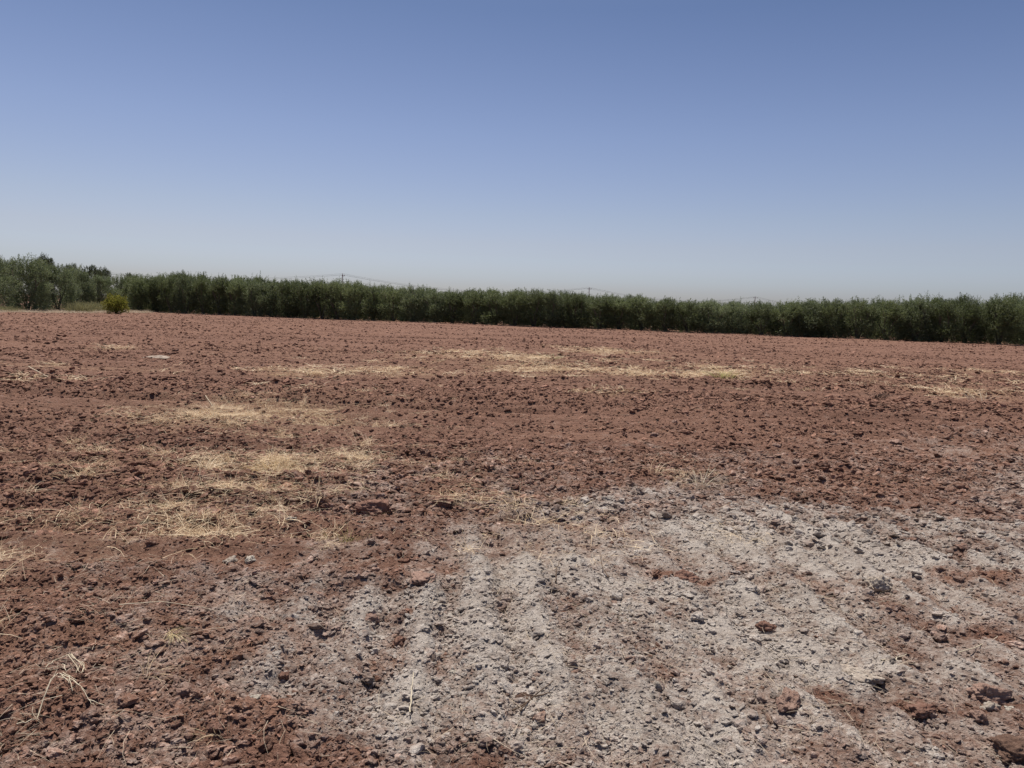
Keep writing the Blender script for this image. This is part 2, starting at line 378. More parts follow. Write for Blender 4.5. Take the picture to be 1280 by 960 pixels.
# ------------------------------------------------------------------ scattered stuff (geometry nodes on a cloud of points)
def scatter(name, protos, P, rot, scl, idx, grey, straw, tone, label, cat=None, parent=None):
    pc = bpy.data.collections.new(name + '_shapes')
    for k, me in enumerate(protos):
        pc.objects.link(bpy.data.objects.new('%s_shape_%03d' % (name, k), me))
    me = bpy.data.meshes.new(name); n = len(P)
    me.vertices.add(n); me.vertices.foreach_set('co', np.asarray(P, np.float32).ravel())
    def fa(nm, typ, arr, key='value', dt=np.float32):
        me.attributes.new(nm, typ, 'POINT').data.foreach_set(key, np.asarray(arr, dt).ravel())
    fa('rot', 'FLOAT_VECTOR', rot, 'vector'); fa('scl', 'FLOAT_VECTOR', scl, 'vector'); fa('idx', 'INT', idx, 'value', np.int32)
    fa('grey', 'FLOAT', grey); fa('straw', 'FLOAT', straw); fa('tone', 'FLOAT', tone)
    o = link(name, me, parent)
    ng = bpy.data.node_groups.new(name + '_scatter', 'GeometryNodeTree')
    ng.interface.new_socket('Geometry', in_out='INPUT', socket_type='NodeSocketGeometry'); ng.interface.new_socket('Geometry', in_out='OUTPUT', socket_type='NodeSocketGeometry')
    gi = ng.nodes.new('NodeGroupInput'); go = ng.nodes.new('NodeGroupOutput'); iop = ng.nodes.new('GeometryNodeInstanceOnPoints'); ci = ng.nodes.new('GeometryNodeCollectionInfo')
    ci.inputs['Collection'].default_value = pc; ci.inputs['Separate Children'].default_value = True; ci.inputs['Reset Children'].default_value = True
    iop.inputs['Pick Instance'].default_value = True
    def na(nm, t):
        q = ng.nodes.new('GeometryNodeInputNamedAttribute'); q.data_type = t; q.inputs[0].default_value = nm
        return [s for s in q.outputs if s.enabled and s.name == 'Attribute'][0]
    e2r = ng.nodes.new('FunctionNodeEulerToRotation')
    L = ng.links.new
    L(gi.outputs[0], iop.inputs['Points']); L(ci.outputs[0], iop.inputs['Instance']); L(na('idx', 'INT'), iop.inputs['Instance Index'])
    L(na('rot', 'FLOAT_VECTOR'), e2r.inputs[0]); L(e2r.outputs[0], iop.inputs['Rotation']); L(na('scl', 'FLOAT_VECTOR'), iop.inputs['Scale'])
    L(iop.outputs[0], go.inputs[0])
    md = o.modifiers.new('scatter', 'NODES'); md.node_group = ng
    tag(o, label, cat, kind='stuff')
    return o

def clod_mesh(name, seed, sub, mat, rough=.22, cuts=5):
    rg = random.Random(seed); bm = bmesh.new(); bmesh.ops.create_icosphere(bm, subdivisions=sub, radius=1)
    pl = [(Vector((rg.gauss(0, 1), rg.gauss(0, 1), rg.gauss(0, .8))).normalized(), rg.uniform(.55, .9)) for _ in range(cuts)]
    sx, sy, sz = rg.uniform(.8, 1.2), rg.uniform(.65, 1), rg.uniform(.5, .8)
    from mathutils import noise as mn
    off = Vector((seed * 3.1, seed * 1.7, seed * .9))
    for v in bm.verts:
        p = v.co.copy()
        for nrm, d in pl:
            k = p.dot(nrm) - d
            if k > 0: p -= nrm * k * .92
        p *= 1 + rough * mn.noise(p * 1.6 + off) + rough * .6 * mn.noise(p * 4 + off) + (rough * (.34 * mn.noise(p * 9 + off) + .2 * mn.noise(p * 20 + off) + .12 * mn.noise(p * 40 + off)) if sub > 3 else 0)
        v.co = Vector((p.x * sx, p.y * sy, p.z * sz))
    me = bpy.data.meshes.new(name); bm.to_mesh(me); bm.free(); me.materials.append(mat)
    if sub > 3: me.polygons.foreach_set('use_smooth', [True] * len(me.polygons))
    return me
CLODS = [clod_mesh('clod_%d' % k, k + 1, 3 if k < 4 else 2, M_CLOD, .42, 8) for k in range(9)]
def wedge(n, r0, r1, p=1.0, half=R(40)):
    """points over the field in front of the camera, p > 1 puts more of them near"""
    t = RNG.random(n); r = (r0 ** (2 - p) + t * (r1 ** (2 - p) - r0 ** (2 - p))) ** (1 / (2 - p)) if p != 2 else r0 * (r1 / r0) ** t
    a = RNG.uniform(-half, half, n)
    return r * np.sin(a), r * np.cos(a)
def row_front(x):      # the orchard's front edge
    return 78 + (x + 34.6) * (57 - 78) / (39.5 + 34.6)
def clods(name, n, r0, r1, s0, s1, p, label, rough_pow=1.0, pick=(0, 9), keep=None):
    x, y = wedge(n, r0, r1, p)
    g = grey_at(x, y); ro = rough_at(x, y)
    k = (RNG.random(n) < np.clip(ro, 0, 1) ** rough_pow * (1 - .25 * g) * (1 - .6 * g * groove(x, y)) + .15) & (y < row_front(x) + 6)
    x, y, g = x[k], y[k], g[k]; n = len(x)
    s = s0 * (s1 * 1.15 / s0) ** (RNG.random(n) ** 2.9)
    z = height(x, y, np.maximum(.0045, np.hypot(x, y) * .0044)) + s * RNG.uniform(-.2, .3, n)
    tone = np.clip(RNG.normal(1.12, .16, n) + RNG.uniform(.3, .8, n) * (RNG.random(n) < .13), .7, 2.0)
    g = np.clip(g + RNG.normal(.05, .16, n) * sstep(.2, .6, g), 0, 1)
    tone = np.where(g > .35, np.minimum(tone, 1.25), tone)
    scl = np.stack([s * RNG.uniform(.85, 1.15, n), s, s * RNG.uniform(.62, 1.0, n)], 1)
    rot = np.stack([RNG.uniform(-.5, .5, n), RNG.uniform(-.5, .5, n), RNG.uniform(0, 6.28, n)], 1)
    return scatter(name, CLODS, np.stack([x, y, z], 1), rot, scl, RNG.integers(*pick, n), g, np.zeros(n), tone, label)
clods('soil_crumbs', 190000, 1.9, 9.5, .0035, .018, 1.7, 'fine crumbs of red and grey soil covering the near ground', .6, (4, 9))
clods('small_clods', 48000, 2.0, 34, .009, .033, 1.4, 'small broken clods of ploughed soil strewn over the near field', 1.2)
clods('middle_clods', 190000, 5.5, 26, .009, .046, 1.2, 'small lumps of broken red soil over the middle of the field', 1.0, (4, 9))
clods('far_clods', 200000, 14, 84, .022, .085, 1.15, 'lumps of red soil turned up by the plough across the far field', 1.6, (4, 9))

# ------------------------------------------------------------------ straw
def straw_clump(name, seed, nb, mat, spread=.10, l0=.06, l1=.26, w=.0042, up=.25, long_=False):
    rg = random.Random(seed); t = TB()
    for _ in range(nb):
        a = rg.uniform(0, 6.283); d = Vector((math.cos(a), math.sin(a), rg.uniform(-.05, up))).normalized()
        p = Vector((rg.gauss(0, spread), rg.gauss(0, spread), rg.uniform(0, .025)))
        L = rg.uniform(l0, l1); pts = [p]; bend = rg.uniform(-.5, .5)
        for k in range(3):
            d2 = Vector((d.x, d.y, d.z - .18 * k)); d2.rotate(Euler((0, 0, bend * k * .5))); p = p + d2.normalized() * L / 3; p.z = max(p.z, .002); pts.append(p.copy())
        side = Vector((-d.y, d.x, rg.uniform(-.9, .9))).normalized()
        t.ribbon(pts, w * rg.uniform(.6, 1.3), side)
    return t.mesh(name, mat, False)
SC = [straw_clump('straw_clump_%d' % k, 50 + k, 24, M_STRAW, .12, .03, .19, .0032) for k in range(6)]
SC_UP = [straw_clump('standing_straw_%d' % k, 70 + k, 26, M_STRAW, .05, .08, .24, .004, 1.6) for k in range(4)]
SC_FAR = [straw_clump('far_straw_%d' % k, 90 + k, 26, M_STRAW, .16, .08, .30, .009, .5) for k in range(4)]
SD = [straw_clump('single_straw_%d' % k, 110 + k, 2, M_DULL, .05, .04, .17, .0023, .2) for k in range(8)]

def put_points(name, protos, x, y, s, label, cat=None, tilt=.15, dz=.016):
    n = len(x); z = height(x, y, np.maximum(.0045, np.hypot(x, y) * .0044)) + dz
    rot = np.stack([RNG.uniform(-tilt, tilt, n), RNG.uniform(-tilt, tilt, n), RNG.uniform(0, 6.28, n)], 1)
    return scatter(name, protos, np.stack([x, y, z], 1), rot, np.stack([s, s, s], 1), RNG.integers(0, len(protos), n), np.zeros(n), np.zeros(n), np.ones(n), label, cat)
def straw_field(name, r0, r1, n, p, protos, s0, s1, label, dens=1.0):
    x, y = wedge(n, r0, r1, p); v = straw_at(x, y)
    hole = sstep(-.15, .45, fbm(x * .8, y * 2.4, 77, 4)) * sstep(-.35, .25, perlin(x * 4, y * 5, 79))
    k = RNG.random(n) < np.clip(v ** 1.4 * dens * (.05 + .95 * hole), 0, 1)
    x, y = x[k], y[k]; return put_points(name, protos, x, y, RNG.uniform(s0, s1, len(x)), label)
straw_field('dry_grass', 3.0, 13, 82000, 1.2, SC + SC_UP[:2], .55, 1.15, 'pale yellow dry grass lying in patches on the red soil at left', .75)
straw_field('far_dry_grass', 13, 40, 80000, 1.2, SC_FAR, .7, 1.3, 'thin strips of bleached dry grass across the far field', .55)
x, y = wedge(16000, 2.0, 22, 1.25); k = fbm(x * .8, y * .8, 78, 3) + RNG.normal(0, .2, len(x)) > .05; x, y = x[k], y[k]
put_points('loose_straw', SD, x, y, RNG.uniform(.5, 1.3, len(x)), 'single bits of weathered straw scattered over the near soil', dz=.010)

# ------------------------------------------------------------------ clods and stones one can pick out
CL = [  # px, py, width px, height ratio, material, label
 ((468, 634), 44, .62, M_RC, 'largest brick red clod, shadow beneath it, just above the left edge of the grey soil'),
 ((553, 633), 24, .8, M_RC, 'smaller reddish clod to the right of the largest brick red clod'),
 ((530, 741), 34, .45, M_PC, 'flat reddish slab of soil lying on grey ground left of the middle'),
 ((1100, 734), 28, .85, M_GC, 'grey clod with a dark hollow side in the right half of the grey ground'),
 ((856, 724), 34, .6, M_RC, 'reddish brown clod with straw around it in the middle of the grey grooves'),
 ((288, 702), 17, .75, M_GC, 'pale grey stone below the lower left straw patch, left of its twin'),
 ((312, 702), 14, .7, M_WS, 'pale chalky stone just right of the pale grey stone under the straw'),
 ((407, 711), 10, .8, M_WS, 'small whitish stone where red soil turns grey, upper left'),
 ((364, 658), 10, .6, M_WS, 'tiny white stone at the right end of the straw patch'),
 ((295, 728), 15, .7, M_PC, 'pinkish angular clod below the two pale stones'),
 ((354, 857), 15, .85, M_RC, 'small rust red clod alone on grey crumbs, lower left'),
 ((272, 930), 20, .7, M_RC, 'rounded red clod near the bottom left, right of the dry stalks'),
 ((232, 890), 24, .65, M_PC, 'brownish pink cracked clod right of the forked dry stalk'),
 ((317, 898), 15, .6, M_WS, 'pale grey flat stone at lower left beside brown clods'),
 ((499, 812), 24, .7, M_RC, 'reddish clod with dark shadow, left of the pale grey ground'),
 ((466, 786), 18, .65, M_PC, 'dull pink clod up left of the shadowed reddish clod'),
 ((567, 851), 13, .6, M_WS, 'light stone lying on the pale ground, lower middle'),
 ((802, 745), 17, .8, M_GC, 'round greyish clod left of the reddish brown clod in the grooves'),
 ((787, 844), 12, .8, M_PC, 'small pinkish clod on pale ground below the dark tuft'),
 ((654, 882), 26, .5, M_DC, 'dark broken clod with a hollow, lower middle on pale soil'),
 ((820, 870), 15, 1.1, M_GC, 'upright grey flake of soil, lower middle right'),
 ((986, 892), 30, .8, M_PC, 'large pinkish brown clod at lower right, left of the grey mound'),
 ((1152, 896), 27, .7, M_RC, 'rust brown clod at lower right, between grey mound and corner'),
 ((1070, 846), 46, .42, M_GC, 'smooth light grey mound of soil at lower right'),
 ((1235, 876), 34, .75, M_PC, 'big pinkish grey clod at the right edge, above the olive grey one'),
 ((1236, 898), 18, .7, M_GC, 'olive grey stone under the big pinkish clod at right edge'),
 ((1262, 901), 14, .5, M_WS, 'small white flat stone at far lower right'),
 ((1222, 905), 17, .9, M_PC, 'pink rounded clod left of the olive grey stone'),
 ((1268, 950), 46, .7, M_DC, 'big dark red clod with deep shadow in the bottom right corner'),
 ((957, 791), 19, .7, M_RC, 'rusty clod on grey ground, right of the dark tuft'),
 ((1118, 553), 14, .5, M_PC, 'pinkish flat clod on the red soil right of centre'),
 ((1072, 568), 13, .5, M_GC, 'greyish pink clod lower left of the pinkish flat clod'),
 ((1056, 583), 16, .5, M_DC, 'dark brown clod near the grey edge, left one of a pair'),
 ((1091, 583), 14, .5, M_DC, 'dark brown clod near the grey edge, right one of a pair'),
 ((930, 542), 11, .6, M_PC, 'light pink clod on the red soil, right of the middle'),
 ((970, 556), 9, .9, M_PC, 'little upright pink clod on the red soil, right of the light pink one'),
 ((817, 544), 10, .6, M_PC, 'pale pink lump at the left of the stony red streak'),
 ((843, 530), 9, .6, M_PC, 'tiny pale lump above the stony red streak'),
 ((830, 570), 17, .55, M_DC, 'dark clod at the middle, above the grey grooves'),
 ((927, 562), 16, .5, M_DC, 'dark clod above the standing dry weed, to its right'),
]
for q, ((px, py), w, hr, mat, lab) in enumerate(CL):
    gx, gy = G(px, py + w * hr * .3); d = math.hypot(gx, gy, CAM_H); s = w / FPX * d / 2
    me = clod_mesh('soil_clod', 200 + q, 5 if w > 20 else 4, mat, .40, 9)
    o = link('soil_clod' if mat is not M_WS else 'pale_stone', me, None, (gx, gy, hz(gx, gy) + s * hr * .25))
    o.scale = (s * 1.0, s * 1.0, s * hr * 1.3); o.rotation_euler = (RNG.uniform(-.15, .15), RNG.uniform(-.15, .15), RNG.uniform(-.5, .5))
    tag(o, lab, 'stone' if mat is M_WS else 'clod of soil', 'clods and stones lying on the soil')

# ------------------------------------------------------------------ single tufts, stalks, sticks
def tuft(name, px, py, nb, h, spread, mat, label, lean=(0, 0), seed=1, w=.0035, lay=.35):
    gx, gy = G(px, py); rg = random.Random(seed); t = TB()
    for _ in range(nb):
        a = rg.uniform(0, 6.283); r = rg.uniform(0, spread) ** 1.0
        p = Vector((math.cos(a) * r, math.sin(a) * r, 0)); d = Vector((math.cos(a) * lay + lean[0], math.sin(a) * lay + lean[1], 1)).normalized()
        L = h * rg.uniform(.45, 1.1); pts = [p.copy()]
        for k in range(4):
            d = (d + Vector((math.cos(a) * .18 + rg.uniform(-.12, .12), math.sin(a) * .18 + rg.uniform(-.12, .12), -.22))).normalized()
            p = p + d * L / 4; p.z = max(p.z, .004); pts.append(p.copy())
        t.ribbon(pts, w * rg.uniform(.7, 1.3), Vector((rg.uniform(-1, 1), rg.uniform(-.4, .4), rg.uniform(-.3, .3))).normalized())
    o = link(name, t.mesh(name, mat, False), None, (gx, gy, hz(gx, gy) - .005)); tag(o, label, 'dry grass tuft' if name != 'weed' else 'weed'); return o
tuft('dry_weed', 880, 612, 46, .30, .16, M_DULL, 'pale dry weed standing upright at the top edge of the grey ground', seed=4, lay=.5, w=.005)
tuft('grass_tuft', 433, 684, 90, .09, .20, blade_mat('greenish_straw', (.30, .26, .10), (.50, .42, .19)), 'low greenish yellow grass tuft at the left edge of grey ground', seed=5)
tuft('grass_tuft', 340, 598, 90, .26, .22, blade_mat('brown_straw', (.36, .25, .11), (.60, .46, .24)), 'brownish upright grass tuft inside the middle straw patch', seed=6, w=.004)
tuft('grass_tuft', 105, 603, 60, .24, .22, M_STRAW, 'dry yellow grass tuft at the left end of the straw patches', seed=7, w=.004, lay=.8)
tuft('grass_tuft', 216, 818, 44, .13, .03, blade_mat('bright_straw', (.60, .48, .26), (.85, .73, .45)), 'bright yellow bundle of dry grass lying flat at lower left', lean=(1.3, -.7), seed=8, w=.0024, lay=.3)
tuft('grass_tuft', 778, 782, 80, .11, .07, blade_mat('dark_straw', (.12, .095, .06), (.30, .24, .15)), 'small dark brown tuft in the middle of the grey ground', seed=9, w=.0025, lay=.8)
tuft('grass_tuft', 185, 860, 26, .17, .04, M_STRAW, 'thin wispy straw tuft left of the yellow bundle, slightly lower', lean=(.6, .2), seed=10, w=.003, lay=.5)
tuft('grass_tuft', 270, 940, 26, .10, .05, M_STRAW, 'short straw wisps at bottom left beside the rounded red clod', lean=(-.9, 0), seed=11, w=.003, lay=.5)
tuft('grass_tuft', 8, 950, 30, .12, .05, M_DULL, 'dry wisps in the very bottom left corner', seed=12, w=.003, lay=.7)
tuft('grass_tuft', 905, 474, 90, .42, .38, blade_mat('olive_straw', (.34, .33, .13), (.60, .54, .26)), 'taller yellowish green dry tuft in the far strip, right of centre', seed=13, w=.014, lay=.3)
tuft('grass_tuft', 1228, 500, 20, .38, .4, M_DULL, 'thin dry tuft on the far right in the far strip', seed=14, w=.012, lay=.3)
tuft('weed', 1096, 497, 60, .28, .16, blade_mat('dark_weed', (.05, .035, .03), (.13, .09, .07)), 'dark dead weed standing alone in the right part of the red field', seed=15, w=.012, lay=.6)
tuft('weed', 693, 452, 40, .35, .25, M_WEED, 'small green weed in the far straw strip near the centre', seed=16, w=.014, lay=.6)

def stalk(name, path, rad, mat, label, cat='dry stalk', branches=(), lift=.02):
    """path: picture points along the ground, lifted a little; branches: further such paths"""
    t = TB(); base = None
    for pth in [path] + list(branches):
        pts = []
        for (px, py, *up) in pth:
            gx, gy = G(px, py); pts.append(Vector((gx, gy, hz(gx, gy) + (up[0] if up else lift))))
        if base is None: base = pts[0].copy()
        fine = []
        for a, b in zip(pts[:-1], pts[1:]):
            for k in range(4): fine.append(a.lerp(b, k / 4) - base)
        fine.append(pts[-1] - base)
        for f in fine[1:-1]: f += Vector((RNG.normal(0, .0018), RNG.normal(0, .0018), RNG.normal(0, .0015)))
        t.tube(fine, [rad * (1 - .6 * i / len(fine)) for i in range(len(fine))], 5)
    o = link(name, t.mesh(name, mat), None, base); tag(o, label, cat); return o
M_STALK = plain_rough('dry_stalk', (.50, .42, .30), (.68, .60, .46), 30, .001); M_TWIG = plain_rough('dark_twig', (.10, .07, .05), (.17, .12, .09), 30, .001)
stalk('dry_stalk', [(58, 862), (72, 852), (88, 843), (98, 850), (107, 862), (104, 880), (100, 886)], .0017, M_STALK, 'bent dry stalk curving over like a hook at lower left',
      branches=[[(88, 843), (100, 856), (98, 872), (96, 884)], [(90, 843), (104, 858), (109, 872)], [(79, 861), (84, 880)], [(86, 844), (97, 860), (101, 878)], [(92, 846), (106, 866), (103, 882)], [(60, 866), (76, 855)]], lift=.03)
stalk('dry_stalk', [(76, 889), (90, 897), (102, 905), (112, 914), (120, 920)], .0019, M_STALK, 'forked pale dry stalk lying below the hooked one',
      branches=[[(78, 890), (88, 904)], [(96, 901), (108, 896)], [(112, 914), (134, 918)], [(74, 892), (94, 899), (110, 908)], [(88, 896), (92, 908)], [(80, 886), (98, 898)]], lift=.03)
stalk('dry_stalk', [(22, 938), (46, 930), (66, 908, .06), (74, 902, .06)], .003, M_STALK, 'long thin stalk slanting up from the lower left corner')
stalk('dry_stalk', [(150, 799), (200, 797), (250, 796), (272, 795)], .0022, M_STALK, 'long straight straw lying across the soil above the yellow bundle', lift=.035)
stalk('dry_stalk', [(512, 922), (514, 900, .04), (516, 876, .05)], .003, M_STALK, 'short pale stalk pointing away at the bottom middle')
stalk('dry_stalk', [(36, 466, .12), (52, 473, .05), (66, 479)], .009, M_STALK, 'long pale stick leaning on the red field at far left', 'stick')
stalk('dry_stalk', [(257, 503, .08), (268, 508)], .007, M_STALK, 'short pale stick behind the big straw patch at left', 'stick')
stalk('dry_stalk', [(879, 612), (882, 610, .10), (886, 608, .21)], .0035, M_STALK, 'tall pale stem rising out of the standing dry weed', branches=[[(881, 611, .06), (893, 606, .15)], [(870, 614), (866, 610, .14)], [(884, 612), (897, 612, .12)]])
stalk('twig', [(760, 735), (752, 722, .03), (749, 705, .05)], .004, M_TWIG, 'thin dark twig curved over the grey grooves at centre right', 'twig')
stalk('twig', [(694, 737), (696, 722, .03), (701, 713, .04)], .004, M_TWIG, 'small dark twig standing in the grey grooves at centre', 'twig')
stalk('dry_stalk', [(1100, 842), (1118, 834), (1132, 829)], .004, M_STALK, 'pale stalk lying right of the smooth grey mound', branches=[[(1118, 834), (1126, 838)]])
stalk('dry_stalk', [(1195, 826), (1222, 818), (1246, 806)], .003, M_STALK, 'thin pale stalk on the grey ground at the right edge')
stalk('dry_stalk', [(640, 905), (665, 893), (690, 880)], .004, M_TWIG, 'dull brown stalks lying across the pale soil at lower middle', branches=[[(650, 906), (660, 894)], [(668, 892), (688, 890)]])

# faded sacking flat in the field, pale rubble by the weeds
def slab(name, px, py, w, d, h, mat, label, cat, seed):
    gx, gy = G(px, py); rg = random.Random(seed); bm = bmesh.new(); bmesh.ops.create_grid(bm, x_segments=14, y_segments=8, size=1)
    for v in bm.verts:
        r = max(abs(v.co.x), abs(v.co.y)); a = math.atan2(v.co.y, v.co.x)
        k = 1 + .18 * math.sin(3 * a + seed) + .1 * math.sin(7 * a)
        v.co = Vector((v.co.x * w / 2 * k, v.co.y * d / 2 * k, h * (1 - r ** 3) * rg.uniform(.5, 1.2)))
    me = bpy.data.meshes.new(name); bm.to_mesh(me); bm.free(); me.materials.append(mat)
    o = link(name, me, None, (gx, gy, hz(gx, gy) + .02)); tag(o, label, cat); return o
slab('sacking', 199, 447, .52, .55, .05, M_SACK, 'flat faded pale sheet lying on the far red field at left', 'sheet', 3)
slab('rubble_heap', 107, 389, 1.2, 1.0, .30, M_WHITE, 'small white heap in the dry weeds left of the round bush', 'rubble', 5)

# ------------------------------------------------------------------ olive trees
def olive_crown(name, seed, mat, width=2.8, H=3.8, low=.25, ntw=1500, droop=0.0, leaf=.135, round_=False):
    rg = np.random.default_rng(seed); py = random.Random(seed)
    # lobes of foliage round the limbs; upright sprays on top
    nl = 26; lob = []
    for k in range(nl):
        a = rg.uniform(0, 6.283); zz = rg.uniform(0, 1) ** .85
        prof = (.62 + .38 * math.sin(math.pi * min(1, zz * .95 + .12))) if not round_ else math.sqrt(max(.05, 1 - (2 * zz - 1) ** 2 * .85))
        rad = width / 2 * prof * rg.uniform(.45, .82)
        lob.append((math.cos(a) * rad, math.sin(a) * rad, low + .35 + zz * (H - low - .95), rg.uniform(.34, .60)))
    lob.append((0, 0, H * .5, .75)); lob.append((0, 0, H * .68, .6))
    lob = np.array(lob); wgt = lob[:, 3] ** 2; pick = rg.choice(len(lob), ntw, p=wgt / wgt.sum())
    dv = rg.normal(0, 1, (ntw, 3)); dv /= np.linalg.norm(dv, axis=1)[:, None]
    rr = lob[pick, 3] * rg.uniform(.35, 1, ntw) ** .6
    A = lob[pick, :3] + dv * rr[:, None] * np.array([1, 1, 1.15])
    q = rg.random(ntw) < .16; A[q, 2] = rg.uniform(low, H * .38, q.sum()); A[:, 2] = np.maximum(A[:, 2], low * rg.uniform(.6, 1.6, ntw))
    out = A - np.array([0, 0, H * .45]); out /= np.linalg.norm(out, axis=1)[:, None] + 1e-6
    D = out * .55 + dv * .35 + rg.normal(0, .25, (ntw, 3)); D[:, 2] += .75 - droop
    # leaders: upright shoots breaking the outline
    nlead = 26
    la = rg.uniform(0, 6.283, nlead); lr = width / 2 * rg.uniform(0, .75, nlead)
    LA = []; LD = []
    for a, r in zip(la, lr):
        topz = H * rg.uniform(.80, .97) * (1 - .14 * (r / (width / 2)) ** 2); dd = np.array([math.cos(a) * .25, math.sin(a) * .25, 1.0]) + rg.normal(0, .15, 3)
        L = rg.uniform(.25, .80)
        for q in range(9):
            LA.append(np.array([math.cos(a) * r, math.sin(a) * r, topz - .45]) + dd * L * q / 8 + rg.normal(0, .03, 3)); LD.append(dd + rg.normal(0, .3, 3))
    A = np.vstack([A, LA]); D = np.vstack([D, LD]); D /= np.linalg.norm(D, axis=1)[:, None]
    A = np.vstack([A]); n = len(A); nl_ = 7
    tl = rg.uniform(.18, .38, n)
    t = (np.arange(nl_)[None, :] + rg.random((n, nl_)) * .6) / nl_
    C = A[:, None, :] + D[:, None, :] * (t * tl[:, None])[..., None]
    C = C.reshape(-1, 3); DD = np.repeat(D, nl_, 0)
    m = len(C); rd = rg.normal(0, 1, (m, 3)); ld = DD * .75 + rd * .55; ld /= np.linalg.norm(ld, axis=1)[:, None]
    sd = np.cross(ld, rg.normal(0, 1, (m, 3))); sd /= np.linalg.norm(sd, axis=1)[:, None] + 1e-6
    ll = leaf * rg.uniform(.7, 1.25, m)[:, None]; lw = ll * .25
    b = C; tip = C + ld * ll; mid = C + ld * ll * .5
    V = np.stack([b, mid + sd * lw / 2, tip, mid - sd * lw / 2], 1).reshape(-1, 3)
    F = np.arange(len(V)).reshape(-1, 4)
    return np_mesh(name, V, F, mat)
def olive_trunk(name, seed, H=3.8, width=2.8, nst=5):
    rg = random.Random(seed); t = TB()
    for k in range(nst):
        a = 6.283 * k / nst + rg.uniform(-.4, .4); top = Vector((math.cos(a) * width * .30, math.sin(a) * width * .30, H * rg.uniform(.55, .82)))
        p0 = Vector((math.cos(a) * .05, math.sin(a) * .05, -.1)); p1 = Vector((math.cos(a) * .16, math.sin(a) * .16, .45)); pts = [p0, p1]
        for q in (.35, .6, .8, 1): pts.append(p1.lerp(top, q) + Vector((rg.uniform(-.1, .1), rg.uniform(-.1, .1), 0)))
        t.tube(pts, [.09, .065, .052, .04, .028, .014], 6)
        for q in range(3):
            s = pts[rg.randint(2, 4)]; e = s + Vector((rg.uniform(-.6, .6), rg.uniform(-.6, .6), rg.uniform(.3, .8)))
            t.tube([s, s.lerp(e, .5) + Vector((0, 0, .05)), e], [.026, .018, .008], 5)
    return t.mesh(name, M_BARK)
PROTO = []
for k in range(8):
    w = [2.7, 3.1, 2.5, 2.9, 3.2, 2.6, 2.8, 3.0][k]
    PROTO.append((olive_crown('crown', 300 + k, M_OLIVE if k % 3 else M_SILVER, w, 3.8, .02 + .05 * (k % 3), 2900), olive_trunk('trunk', 320 + k, 3.8, w)))
BIG = []
for k in range(4):
    BIG.append((olive_crown('crown', 340 + k, M_SILVER, 4.4, 4.6, .08, 3200, .25, .15, True), olive_trunk('trunk', 350 + k, 4.6, 4.0, 4)))
DARK = [(olive_crown('crown', 360 + k, M_DARK, 3.6, 5.4, .6, 1800, .1, .17, True), olive_trunk('trunk', 370 + k, 5.4, 3.0, 3)) for k in range(2)]
def tree(name, x, y, pr, sw, sh, label, group, cat='olive tree'):
    r = empty(name, (x, y, 0), RNG.uniform(0, 6.28)); tag(r, label, cat, group)
    r.scale = (sw, sw, sh)
    link('trunk', pr[1], r); link('crown', pr[0], r)
    return r
TOPX = [-60, 160, 205, 218, 300, 400, 500, 600, 640, 700, 760, 820, 900, 960, 1030, 1100, 1160, 1280, 1500]
TOPY = [335, 342, 345, 341, 346, 350, 357, 362, 362, 365, 368, 373, 376, 377, 374, 374, 371, 370, 376]
def to_px(x, y, z):
    v = CM.to_3x3().transposed() @ Vector((x, y, z - CAM_H)); return 640 + FPX * v.x / -v.z, 480 - FPX * v.y / -v.z
ORD = ['first', 'second', 'third', 'fourth', 'fifth', 'sixth', 'seventh', 'eighth', 'ninth', 'tenth', 'eleventh', 'twelfth']
LAND = [(145, 'round yellow-green bush'), (427, 'faint far pole'), (732, 'clear grey pole'), (1282, "photo's right edge")]
def place_row(offset, spacing, x0, x1, rname, names, group, seed):
    rg = random.Random(seed); out = []; x = x0
    L = math.hypot(74.1, 21)
    while x < x1:
        yy = row_front(x) + offset + rg.uniform(-.35, .35); px, py = to_px(x, yy, 0)
        ty = np.interp(px, TOPX, TOPY); v = ray(px, ty); H = CAM_H + v.z / v.y * yy
        out.append([x, yy, px, H]); x += spacing * rg.uniform(.88, 1.12)
    inside = [o for o in out if 150 < o[2] < 1282]
    for o in out:
        x, yy, px, H = o
        var = rg.uniform(.93, 1.07)
        if offset > 0: H = H * (1 - .0 * offset); var *= .99
        k = rg.randrange(8); sw = rg.uniform(.96, 1.14)
        look = ('tall ' if var > 1.04 else 'low ' if var < .96 else '') + ('silvery ' if k % 3 == 0 else 'dark green ')
        if 150 < px < 1282:
            li = min(range(4), key=lambda q: abs(LAND[q][0] - px)); side = 'right' if px > LAND[li][0] else 'left'
            same = sorted([abs(p[2] - LAND[li][0]) for p in inside if (p[2] > LAND[li][0]) == (side == 'right')])
            r = same.index(abs(px - LAND[li][0]))
            lab = '%solive tree, %s, %s %s of the %s' % (look, rname, ORD[min(r, 11)], side, LAND[li][1])
            tree('olive_tree', x, yy, PROTO[k], sw, H * var / 3.9, lab, group)
        else:
            tree('olive_tree', x, yy, PROTO[k], sw, H * var / 3.9, 'olive tree, %s, just outside the %s edge of the photo' % (rname, 'right' if px > 600 else 'left'), group)
place_row(1.5, 1.95, -41.0, 43, 'front row', 'front', 'olive trees in the front row of the orchard', 11)
place_row(5.5, 2.2, -44.0, 46, 'second row', 'second', 'olive trees in the second row of the orchard', 12)
place_row(9.5, 2.4, -46.0, 48, 'third row', 'third', 'olive trees in the third row of the orchard', 13)

